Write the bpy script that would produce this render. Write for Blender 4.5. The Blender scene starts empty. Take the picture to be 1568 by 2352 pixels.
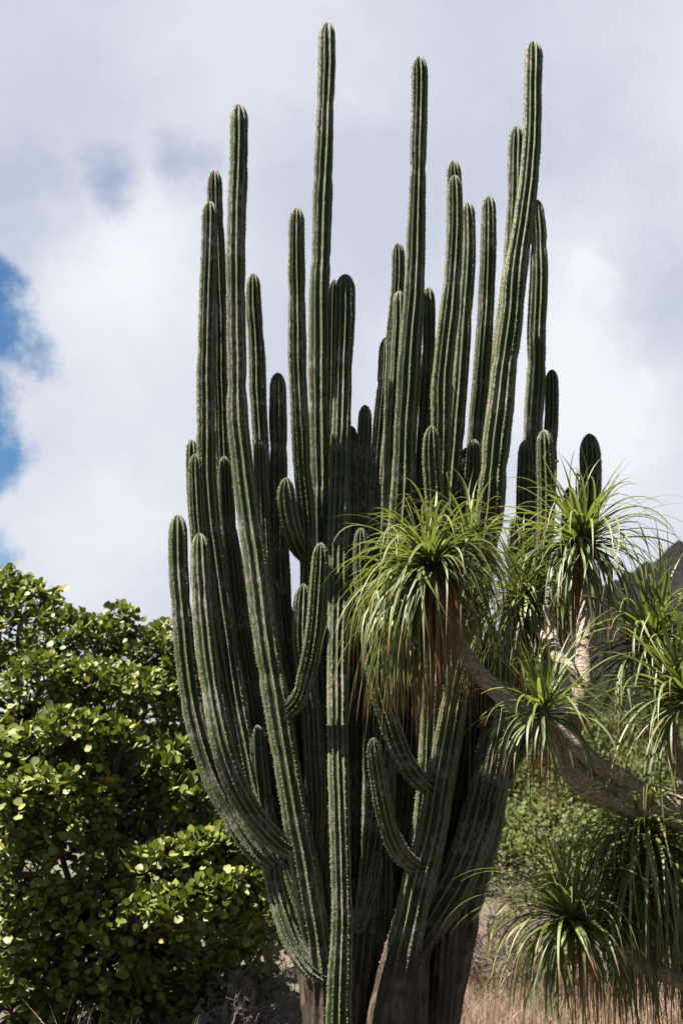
import bpy, math, random
import numpy as np
from mathutils import Vector

# ------------------------------------------------------------------ camera, sky, sun, exposure
S = bpy.context.scene
COL = S.collection
PITCH = math.radians(15.0)
CAM_Z = 1.6
F = 2352 / 36.0 * 50.0            # focal length in units of a 1568 x 2352 frame
cam = bpy.data.objects.new('camera', bpy.data.cameras.new('camera'))
COL.objects.link(cam)
cam.location = (0, 0, CAM_Z)
cam.rotation_euler = (math.pi / 2 + PITCH, 0, 0)
cam.data.sensor_fit = 'VERTICAL'
cam.data.sensor_height = 36.0
cam.data.sensor_width = 24.0
cam.data.lens = 50.0
cam.data.clip_end = 6000
cam.data.dof.use_dof = True
cam.data.dof.focus_distance = 10.2
cam.data.dof.aperture_fstop = 2.6
S.camera = cam
S.render.resolution_x = 682
S.render.resolution_y = 1024

SUN_DIR = Vector((-0.95, -0.30, 0)).normalized()
SUN_EL = math.radians(61)
to_sun = Vector((SUN_DIR.x * math.cos(SUN_EL), SUN_DIR.y * math.cos(SUN_EL), math.sin(SUN_EL)))
sun = bpy.data.objects.new('sun', bpy.data.lights.new('sun', 'SUN'))
COL.objects.link(sun)
sun.data.energy = 5.0
sun.data.angle = math.radians(0.53)
sun.data.color = (1.0, 0.95, 0.86)
sun.rotation_euler = (-to_sun).to_track_quat('-Z', 'Y').to_euler()
sun.location = (-20, -10, 30)

S.view_settings.view_transform = 'Standard'
S.view_settings.look = 'None'
S.view_settings.exposure = 2.4
S.view_settings.gamma = 1.0
S.view_settings.use_curve_mapping = False


def cam_dir(px, py):
    """world direction through a point of the 1568 x 2352 frame"""
    u = (px - 784) / F
    v = (1176 - py) / F
    c, s = math.cos(PITCH), math.sin(PITCH)
    return np.array([u, c - v * s, s + v * c])


def at(px, py, Y):
    d = cam_dir(px, py)
    t = Y / d[1]
    p = d * t
    p[2] += CAM_Z
    return p, t                       # t = depth along the optical axis


W = bpy.data.worlds.new('World')
S.world = W
W.use_nodes = True
nt = W.node_tree
nt.nodes.clear()


def N(tree, typ, **kw):
    n = tree.nodes.new(typ)
    for k, v in kw.items():
        if k == 'inputs':
            for i, val in v.items():
                n.inputs[i].default_value = val
        else:
            setattr(n, k, v)
    return n


def build_sky():
    L = nt.links.new
    out = N(nt, 'ShaderNodeOutputWorld')
    bg = N(nt, 'ShaderNodeBackground')
    bg.inputs['Strength'].default_value = 0.05
    L(bg.outputs[0], out.inputs['Surface'])
    sky = N(nt, 'ShaderNodeTexSky')
    sky.sky_type = 'NISHITA'
    sky.sun_disc = False
    sky.sun_elevation = SUN_EL
    sky.sun_rotation = math.atan2(to_sun.x, to_sun.y)
    sky.altitude = 300
    sky.air_density = 1.0
    sky.dust_density = 0.3
    sky.ozone_density = 2.5
    tc = N(nt, 'ShaderNodeTexCoord')
    # warp
    nz = N(nt, 'ShaderNodeTexNoise', inputs={'Scale': 8.0, 'Detail': 9.0, 'Roughness': 0.66})
    L(tc.outputs['Generated'], nz.inputs['Vector'])
    sub = N(nt, 'ShaderNodeVectorMath', operation='SUBTRACT')
    L(nz.outputs['Color'], sub.inputs[0])
    sub.inputs[1].default_value = (0.5, 0.5, 0.5)
    sc = N(nt, 'ShaderNodeVectorMath', operation='SCALE')
    sc.inputs['Scale'].default_value = 0.13
    L(sub.outputs[0], sc.inputs[0])
    add = N(nt, 'ShaderNodeVectorMath', operation='ADD')
    L(tc.outputs['Generated'], add.inputs[0])
    L(sc.outputs[0], add.inputs[1])

    def blob(px, py, r0, r1, amount, src):
        d = cam_dir(px, py)
        d = d / np.linalg.norm(d)
        dist = N(nt, 'ShaderNodeVectorMath', operation='DISTANCE')
        L(src, dist.inputs[0])
        dist.inputs[1].default_value = tuple(d)
        mr = N(nt, 'ShaderNodeMapRange', interpolation_type='SMOOTHSTEP')
        mr.inputs['From Min'].default_value = r0 / F
        mr.inputs['From Max'].default_value = r1 / F
        mr.inputs['To Min'].default_value = amount
        mr.inputs['To Max'].default_value = 0.0
        L(dist.outputs['Value'], mr.inputs['Value'])
        return mr.outputs[0]

    def chain(op, socks):
        cur = socks[0]
        for s in socks[1:]:
            m = N(nt, 'ShaderNodeMath', operation=op)
            L(cur, m.inputs[0])
            L(s, m.inputs[1])
            cur = m.outputs[0]
        return cur
    # openings in the cloud deck
    w = add.outputs[0]
    holes = chain('MAXIMUM', [
        blob(-30, 750, 90, 190, 1.0, w), blob(60, 830, 30, 120, 0.9, w),
        blob(-40, 990, 70, 150, 1.0, w), blob(215, 385, 5, 130, 0.55, w),
        blob(400, 375, 5, 120, 0.42, w), blob(-10, 1290, 30, 110, 0.9, w),
        blob(60, 560, 10, 220, 0.34, w), blob(1600, 700, 20, 260, 0.26, w),
        blob(-260, 900, 100, 330, 1.0, w), blob(20, 430, 20, 200, 0.3, w)])
    # broken cloud over the rest of the dome
    big = N(nt, 'ShaderNodeTexNoise', inputs={'Scale': 2.3, 'Detail': 6.0, 'Roughness': 0.55})
    off = N(nt, 'ShaderNodeVectorMath', operation='ADD')
    L(add.outputs[0], off.inputs[0])
    off.inputs[1].default_value = (3.1, 0.4, 5.2)
    L(off.outputs[0], big.inputs['Vector'])
    bm = N(nt, 'ShaderNodeMapRange', interpolation_type='SMOOTHSTEP')
    bm.inputs['From Min'].default_value = 0.36
    bm.inputs['From Max'].default_value = 0.54
    bm.inputs['To Min'].default_value = 0.0
    bm.inputs['To Max'].default_value = 0.92
    L(big.outputs['Fac'], bm.inputs['Value'])
    deck = blob(760, 900, 1600, 2400, 1.0, w)      # the cloud bank the camera faces
    inv = N(nt, 'ShaderNodeMath', operation='SUBTRACT')
    inv.inputs[0].default_value = 1.0
    L(deck, inv.inputs[1])
    bo = N(nt, 'ShaderNodeMath', operation='MULTIPLY')
    L(bm.outputs[0], bo.inputs[0])
    L(inv.outputs[0], bo.inputs[1])
    clear = chain('MAXIMUM', [holes, bo.outputs[0]])
    # cloud brightness
    cn = N(nt, 'ShaderNodeTexNoise', inputs={'Scale': 3.4, 'Detail': 5.0, 'Roughness': 0.5})
    o2 = N(nt, 'ShaderNodeVectorMath', operation='ADD')
    L(add.outputs[0], o2.inputs[0])
    o2.inputs[1].default_value = (1.7, 2.9, 0.35)
    L(o2.outputs[0], cn.inputs['Vector'])
    bright = chain('ADD', [cn.outputs['Fac'], blob(230, 640, 30, 420, 0.22, w), blob(1385, 645, 10, 80, 0.16, w),
                           blob(1400, 940, 20, 330, 0.20, w), blob(300, 1120, 50, 420, 0.16, w),
                           blob(620, 110, 50, 520, 0.12, w), blob(900, 480, 50, 380, -0.10, w),
                           blob(1480, 260, 100, 600, -0.10, w)])
    ramp = N(nt, 'ShaderNodeValToRGB')
    e = ramp.color_ramp.elements
    e[0].position = 0.40
    e[0].color = (2.30, 2.46, 2.90, 1)
    e[1].position = 0.74
    e[1].color = (3.40, 3.48, 3.66, 1)
    L(bright, ramp.inputs[0])
    mix = N(nt, 'ShaderNodeMix', data_type='RGBA')
    L(clear, mix.inputs[0])
    L(ramp.outputs[0], mix.inputs[6])
    tint = N(nt, 'ShaderNodeMix', data_type='RGBA', blend_type='MULTIPLY')
    tint.inputs[0].default_value = 1.0
    L(sky.outputs[0], tint.inputs[6])
    tint.inputs[7].default_value = (0.30, 0.42, 0.47, 1)
    L(tint.outputs[2], mix.inputs[7])
    L(mix.outputs[2], bg.inputs['Color'])


build_sky()

# ------------------------------------------------------------------ helpers
rng = np.random.default_rng(7)
random.seed(7)


def make_mesh(name, V, faces, attrs=None, smooth=True, mat=None):
    """V (n,3); faces: list of int arrays (m,k); attrs: name -> (n,) or (n,4)"""
    me = bpy.data.meshes.new(name)
    V = np.asarray(V, dtype=np.float32)
    if not isinstance(faces, list):
        faces = [faces]
    faces = [np.asarray(f, dtype=np.int32) for f in faces if len(f)]
    me.vertices.add(len(V))
    me.vertices.foreach_set('co', V.ravel())
    loops = np.concatenate([f.ravel() for f in faces])
    sizes = np.concatenate([np.full(len(f), f.shape[1], dtype=np.int32) for f in faces])
    starts = np.concatenate([[0], np.cumsum(sizes)[:-1]]).astype(np.int32)
    me.loops.add(len(loops))
    me.loops.foreach_set('vertex_index', loops)
    me.polygons.add(len(sizes))
    me.polygons.foreach_set('loop_start', starts)
    me.update(calc_edges=True)
    me.polygons.foreach_set('use_smooth', np.full(len(sizes), smooth, dtype=bool))
    for k, a in (attrs or {}).items():
        a = np.asarray(a, dtype=np.float32)
        if a.ndim == 1:
            at_ = me.attributes.new(k, 'FLOAT', 'POINT')
            at_.data.foreach_set('value', a)
        else:
            at_ = me.attributes.new(k, 'FLOAT_COLOR', 'POINT')
            at_.data.foreach_set('color', a.ravel())
    if mat:
        me.materials.append(mat)
    return me


def link(name, me, parent=None, kind=None, label=None, cat=None, group=None):
    o = bpy.data.objects.new(name, me)
    COL.objects.link(o)
    if parent is not None:
        o.parent = parent
        # root empties carry only a translation: keep mesh data in world coordinates
        root = parent
        while root.parent is not None:
            root = root.parent
        if parent.parent is None:
            o.location = -Vector(root.location)
    if kind:
        o['kind'] = kind
    if label:
        o['label'] = label
    if cat:
        o['category'] = cat
    if group:
        o['group'] = group
    return o


def root(name, loc, label, cat, group=None):
    o = bpy.data.objects.new(name, None)
    o.empty_display_size = 0.3
    COL.objects.link(o)
    o.location = loc
    o['label'] = label
    o['category'] = cat
    if group:
        o['group'] = group
    return o


def catmull(P, n_per=12):
    """dense Catmull-Rom (centripetal-ish) through rows of P (any columns)"""
    P = np.asarray(P, float)
    Q = np.vstack([2 * P[0] - P[1], P, 2 * P[-1] - P[-2]])
    out = []
    for i in range(1, len(Q) - 2):
        p0, p1, p2, p3 = Q[i - 1], Q[i], Q[i + 1], Q[i + 2]
        t = np.linspace(0, 1, n_per, endpoint=False)[:, None]
        out.append(0.5 * ((2 * p1) + (-p0 + p2) * t + (2 * p0 - 5 * p1 + 4 * p2 - p3) * t ** 2
                          + (-p0 + 3 * p1 - 3 * p2 + p3) * t ** 3))
    out.append(P[-1:])
    return np.vstack(out)


def resample(C, step=None, svals=None):
    d = np.linalg.norm(np.diff(C[:, :3], axis=0), axis=1)
    s = np.concatenate([[0], np.cumsum(d)])
    if svals is None:
        n = max(3, int(s[-1] / step) + 1)
        svals = np.linspace(0, s[-1], n)
    return svals, np.stack([np.interp(svals, s, C[:, k]) for k in range(C.shape[1])], 1)


def frames(P, hint=(0, -1, 0.1)):
    T = np.gradient(P, axis=0)
    T /= np.linalg.norm(T, axis=1)[:, None] + 1e-12
    A = np.zeros_like(T)
    a = np.array(hint, float)
    for i in range(len(P)):
        a = a - T[i] * a.dot(T[i])
        n = np.linalg.norm(a)
        if n < 1e-6:
            a = np.cross(T[i], [1, 0, 0.3])
            n = np.linalg.norm(a)
        a = a / n
        A[i] = a
    B = np.cross(T, A)
    return T, A, B


def fbm1(x, seed, octs=3):
    r = np.random.default_rng(seed)
    y = np.zeros_like(x)
    a = 1.0
    f = 1.0
    for _ in range(octs):
        ph, ph2 = r.uniform(0, 6.28, 2)
        y += a * 0.5 * (np.sin(x * f + ph) + np.sin(x * f * 1.63 + ph2))
        a *= 0.55
        f *= 2.1
    return y


def tube(P, R, sides=6):
    """plain tube -> V, quads (list offset 0)"""
    P = np.asarray(P, float)
    T, A, B = frames(P)
    th = np.linspace(0, 2 * math.pi, sides, endpoint=False)
    V = P[:, None, :] + np.asarray(R)[:, None, None] * (np.cos(th)[None, :, None] * A[:, None, :]
                                                      + np.sin(th)[None, :, None] * B[:, None, :])
    n = len(P)
    i = np.arange(n - 1)[:, None] * sides
    j = np.arange(sides)[None, :]
    j2 = (j + 1) % sides
    Fq = np.stack([i + j, i + j2, i + sides + j2, i + sides + j], -1).reshape(-1, 4)
    return V.reshape(-1, 3), Fq


class Acc:
    def __init__(self):
        self.V, self.Q, self.T3, self.A, self.n = [], [], [], {}, 0

    def add(self, V, quads=None, tris=None, **attrs):
        self.V.append(V)
        if quads is not None and len(quads):
            self.Q.append(np.asarray(quads) + self.n)
        if tris is not None and len(tris):
            self.T3.append(np.asarray(tris) + self.n)
        for k, a in attrs.items():
            a = np.asarray(a, float)
            if a.ndim == 0:
                a = np.full(len(V), float(a))
            self.A.setdefault(k, []).append(a)
        self.n += len(V)

    def mesh(self, name, mat, smooth=True):
        f = []
        if self.Q:
            f.append(np.vstack(self.Q))
        if self.T3:
            f.append(np.vstack(self.T3))
        return make_mesh(name, np.vstack(self.V), f, {k: np.concatenate(a) for k, a in self.A.items()}, smooth, mat)


# ------------------------------------------------------------------ materials
def new_mat(name):
    m = bpy.data.materials.new(name)
    m.use_nodes = True
    t = m.node_tree
    b = t.nodes['Principled BSDF']
    return m, t, b, t.links.new


def mixc(t, fac, a, b, mode='MIX'):
    n = N(t, 'ShaderNodeMix', data_type='RGBA', blend_type=mode)
    for idx, v in ((0, fac), (6, a), (7, b)):
        if isinstance(v, (int, float)):
            n.inputs[idx].default_value = v
        elif isinstance(v, tuple):
            n.inputs[idx].default_value = v if len(v) == 4 else (*v, 1)
        else:
            t.links.new(v, n.inputs[idx])
    return n.outputs[2]


def noise(t, scale, detail=4, rough=0.55, vec=None, stretch=None):
    n = N(t, 'ShaderNodeTexNoise', inputs={'Scale': scale, 'Detail': detail, 'Roughness': rough})
    if vec is None:
        tc = N(t, 'ShaderNodeTexCoord')
        vec = tc.outputs['Object']
    if stretch:
        mp = N(t, 'ShaderNodeMapping')
        mp.inputs['Scale'].default_value = stretch
        t.links.new(vec, mp.inputs['Vector'])
        vec = mp.outputs[0]
    t.links.new(vec, n.inputs['Vector'])
    return n.outputs['Fac']


def maprange(t, v, a, b, c=0.0, d=1.0, smooth=True):
    m = N(t, 'ShaderNodeMapRange', interpolation_type='SMOOTHSTEP' if smooth else 'LINEAR')
    t.links.new(v, m.inputs['Value'])
    for k, x in (('From Min', a), ('From Max', b), ('To Min', c), ('To Max', d)):
        m.inputs[k].default_value = x
    return m.outputs[0]


def math_(t, op, a, b):
    m = N(t, 'ShaderNodeMath', operation=op)
    for i, v in enumerate((a, b)):
        if isinstance(v, (int, float)):
            m.inputs[i].default_value = v
        else:
            t.links.new(v, m.inputs[i])
    return m.outputs[0]


def attr(t, name, out='Fac'):
    a = N(t, 'ShaderNodeAttribute', attribute_name=name)
    return a.outputs[out]


def bump(t, b, h, strength=0.4, dist=0.01):
    n = N(t, 'ShaderNodeBump')
    n.inputs['Strength'].default_value = strength
    n.inputs['Distance'].default_value = dist
    t.links.new(h, n.inputs['Height'])
    t.links.new(n.outputs[0], b.inputs['Normal'])


def mat_cactus():
    m, t, b, L = new_mat('cactus_skin')
    ridge = attr(t, 'ridge')
    bark = attr(t, 'bark')
    tone = attr(t, 'tone')
    n1 = noise(t, 9, 4, 0.6, stretch=(1, 1, 0.35))
    skin = mixc(t, n1, (0.008, 0.019, 0.005), (0.018, 0.032, 0.008))
    skin = mixc(t, math_(t, 'MULTIPLY', tone, 0.55), skin, (0.030, 0.042, 0.011))
    rline = maprange(t, ridge, 0.45, 0.95)
    n2 = noise(t, 30, 3, 0.6)
    col = mixc(t, math_(t, 'MULTIPLY', rline, maprange(t, n2, 0.25, 0.6, 0.45, 0.95)), skin, (0.088, 0.092, 0.034))
    # grey corky weathering in bands and flakes
    band = noise(t, 1.5, 3, 0.6, stretch=(0.6, 0.6, 2.2))
    fl = noise(t, 38, 5, 0.7, stretch=(1, 1, 0.4))
    fl2x = noise(t, 90, 3, 0.7)
    cork = math_(t, 'MULTIPLY', maprange(t, band, 0.47, 0.60), maprange(t, fl, 0.46, 0.56))
    col = mixc(t, math_(t, 'MULTIPLY', cork, 0.85), col, mixc(t, fl2x, (0.070, 0.058, 0.048), (0.190, 0.168, 0.145)))
    fl2 = noise(t, 14, 6, 0.7, stretch=(1, 1, 0.22))
    bk = mixc(t, maprange(t, fl2, 0.36, 0.66), (0.012, 0.008, 0.005), (0.090, 0.060, 0.038))
    bk = mixc(t, maprange(t, noise(t, 5, 4, 0.6), 0.45, 0.62), bk, (0.024, 0.015, 0.009))
    bfac = maprange(t, math_(t, 'ADD', bark, math_(t, 'MULTIPLY', math_(t, 'SUBTRACT', fl, 0.5), 1.1)), 0.35, 0.65)
    col = mixc(t, bfac, col, bk)
    L(col, b.inputs['Base Color'])
    b.inputs['Roughness'].default_value = 0.62
    b.inputs['Specular IOR Level'].default_value = 0.25
    h = math_(t, 'ADD', fl, math_(t, 'MULTIPLY', fl2, math_(t, 'MULTIPLY', bark, 3.0)))
    bump(t, b, h, 0.8, 0.010)
    return m


def mat_simple(name, c1, c2, scale=8, rough=0.8, stretch=None, bstr=0.3, bdist=0.01, spec=0.2):
    m, t, b, L = new_mat(name)
    n = noise(t, scale, 5, 0.65, stretch=stretch)
    L(mixc(t, maprange(t, n, 0.3, 0.7), c1, c2), b.inputs['Base Color'])
    b.inputs['Roughness'].default_value = rough
    b.inputs['Specular IOR Level'].default_value = spec
    if bstr:
        bump(t, b, n, bstr, bdist)
    return m


def leaf_shader(name, colour_fn, trans=0.3, rough=0.4, spec=0.4):
    m, t, b, L = new_mat(name)
    col = colour_fn(t)
    L(col, b.inputs['Base Color'])
    b.inputs['Roughness'].default_value = rough
    b.inputs['Specular IOR Level'].default_value = spec
    tr = N(t, 'ShaderNodeBsdfTranslucent')
    bright = mixc(t, 1.0, col, (1.25, 1.35, 0.7), 'MULTIPLY')
    L(bright, tr.inputs['Color'])
    ms = N(t, 'ShaderNodeMixShader')
    ms.inputs[0].default_value = trans
    L(b.outputs[0], ms.inputs[1])
    L(tr.outputs[0], ms.inputs[2])
    L(ms.outputs[0], t.nodes['Material Output'].inputs['Surface'])
    return m


def palm_col(t):
    age = attr(t, 'age')
    pos = attr(t, 'along')
    rnd = attr(t, 'rnd')
    green = mixc(t, rnd, (0.070, 0.088, 0.021), (0.135, 0.143, 0.046))
    old = mixc(t, rnd, (0.042, 0.058, 0.017), (0.080, 0.092, 0.034))
    c = mixc(t, maprange(t, age, 0.25, 0.75), green, old)
    tip = math_(t, 'MULTIPLY', maprange(t, pos, 0.70, 0.96), maprange(t, age, 0.05, 0.45))
    c = mixc(t, tip, c, (0.14, 0.072, 0.028))
    dry = mixc(t, rnd, (0.11, 0.044, 0.016), (0.18, 0.11, 0.055))
    return mixc(t, maprange(t, age, 0.93, 0.99), c, dry)


def broad_col(t):
    rnd = attr(t, 'rnd')
    c = mixc(t, rnd, (0.056, 0.078, 0.012), (0.142, 0.150, 0.030))
    c = mixc(t, maprange(t, rnd, 0.90, 0.97), c, (0.20, 0.175, 0.025))
    return c


def hill_col(t):
    rnd = attr(t, 'rnd')
    return mixc(t, rnd, (0.028, 0.041, 0.009), (0.074, 0.080, 0.020))


M_CACTUS = mat_cactus()
M_SPINE = mat_simple('cactus_spine', (0.11, 0.098, 0.068), (0.23, 0.205, 0.15), 40, 0.7, bstr=0)
M_PALM = leaf_shader('strap_leaf', palm_col, 0.30, 0.48, 0.30)
M_PBARK = mat_simple('palm_bark', (0.095, 0.070, 0.050), (0.27, 0.222, 0.175), 48, 0.85, (0.7, 0.7, 1.3), 1.0, 0.02)
M_BROAD = leaf_shader('round_leaf', broad_col, 0.16, 0.55, 0.30)
M_TWIG = mat_simple('twig_bark', (0.035, 0.025, 0.018), (0.09, 0.065, 0.048), 12, 0.85)
M_HILL = leaf_shader('hill_leaf', hill_col, 0.15, 0.6, 0.15)
M_DRYTWIG = mat_simple('dry_twig', (0.075, 0.052, 0.046), (0.16, 0.122, 0.11), 6, 0.85, bstr=0)
M_FLOWER = mat_simple('dry_flower', (0.08, 0.035, 0.02), (0.15, 0.08, 0.045), 30, 0.8)


def mat_grass():
    m, t, b, L = new_mat('dry_grass')
    rnd = attr(t, 'rnd')
    L(mixc(t, rnd, (0.115, 0.062, 0.038), (0.21, 0.148, 0.092)), b.inputs['Base Color'])
    b.inputs['Roughness'].default_value = 0.7
    return m


def mat_ground():
    m, t, b, L = new_mat('ground_soil')
    n = noise(t, 0.35, 6, 0.65)
    n2 = noise(t, 4.0, 5, 0.7)
    c = mixc(t, n2, (0.030, 0.021, 0.014), (0.085, 0.058, 0.038))
    g = mixc(t, n2, (0.025, 0.03, 0.011), (0.055, 0.058, 0.025))
    c = mixc(t, maprange(t, n, 0.42, 0.58), c, g)
    L(c, b.inputs['Base Color'])
    b.inputs['Roughness'].default_value = 0.95
    bump(t, b, n2, 0.7, 0.05)
    return m


def mat_mountain():
    m, t, b, L = new_mat('mountain_rock')
    n = noise(t, 0.02, 8, 0.65)
    n2 = noise(t, 0.09, 6, 0.7)
    c = mixc(t, maprange(t, n2, 0.35, 0.65), (0.004, 0.004, 0.0045), (0.013, 0.0115, 0.012))
    c = mixc(t, maprange(t, n, 0.5, 0.62), c, (0.009, 0.010, 0.006))
    L(c, b.inputs['Base Color'])
    b.inputs['Roughness'].default_value = 0.95
    b.inputs['Specular IOR Level'].default_value = 0.05
    bump(t, b, n2, 0.8, 4.0)
    return m


M_GRASS = mat_grass()
M_GROUND = mat_ground()
M_MOUNT = mat_mountain()


# ------------------------------------------------------------------ the setting: ground and mountain
def gh(x, y):
    x = np.asarray(x, float)
    y = np.asarray(y, float)
    up = np.clip(y - 19, 0, None)
    z = 0.165 * up - 0.165 * np.clip(y - 64, 0, None)
    z = z * (0.75 + 0.25 * np.tanh((x + 2) / 8))
    z = z + 0.35 * np.sin(x * 0.13 + 1) * np.sin(y * 0.11) * np.clip((y - 18) / 12, 0, 1)
    return z


def build_ground():
    xs = np.concatenate([-np.geomspace(3000, 40, 16), np.linspace(-36, 36, 73), np.geomspace(40, 3000, 16)])
    ys = np.concatenate([-np.geomspace(2000, 12, 12), np.linspace(-10, 100, 111), np.geomspace(104, 4000, 20)])
    X, Y = np.meshgrid(xs, ys)
    Z = gh(X, Y)
    V = np.stack([X, Y, Z], -1).reshape(-1, 3)
    nx = len(xs)
    i = np.arange(len(ys) - 1)[:, None] * nx + np.arange(nx - 1)[None, :]
    Fq = np.stack([i, i + 1, i + nx + 1, i + nx], -1).reshape(-1, 4)
    link('ground', make_mesh('ground', V, Fq, None, True, M_GROUND), kind='structure')


def build_mountain():
    # crest of a dark ridge climbing out of frame to the right
    crest = [(1150, 1640), (1250, 1480), (1330, 1375), (1400, 1318), (1462, 1290), (1488, 1276), (1510, 1262),
             (1532, 1250), (1556, 1233), (1580, 1238), (1640, 1205), (1760, 1120), (1950, 1060), (2200, 1120), (2500, 1300)]
    Y0 = 420.0
    C = np.array([at(x, y, Y0)[0] for x, y in crest])
    C = catmull(C, 14)
    _, C = resample(C, step=1.6)
    n = len(C)
    r = np.random.default_rng(3)
    k = np.arange(n)
    C[:, 2] += 1.2 * fbm1(k * 0.35, 5, 4) + 0.8 * r.normal(0, 0.5, n)
    rows = 46
    V = np.zeros((rows, n, 3))
    for j in range(rows):
        f = j / (rows - 1) * 2 - 1          # -1 front foot .. 1 back foot
        a = abs(f)
        prof = (1 - a) ** 1.25
        V[j, :, 0] = C[:, 0] + (f * 30 if f < 0 else 0)
        V[j, :, 1] = C[:, 1] + f * 170 + 9 * fbm1(k * 0.09 + j * 0.35, 11, 4) * min(1, a * 5)
        V[j, :, 2] = np.maximum(C[:, 2], 0) * prof + 4.0 * fbm1(k * 0.11 + j * 0.5, 21, 4) * min(1, a * 4) * (1 - a) - 4 * a
    i = np.arange(rows - 1)[:, None] * n + np.arange(n - 1)[None, :]
    Fq = np.stack([i, i + 1, i + n + 1, i + n], -1).reshape(-1, 4)
    link('mountain', make_mesh('mountain', V.reshape(-1, 3), Fq, None, False, M_MOUNT), kind='structure')


build_ground()
build_mountain()

# ------------------------------------------------------------------ the cactus
CY = 12.0
DS = 2.1            # depth offsets below are in units of DS metres
cactus = root('columnar_cactus', (0.35, CY + 0.3, 0), 'giant many-armed columnar cactus with dark green ribbed stems rising against the sky', 'cactus')


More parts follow.
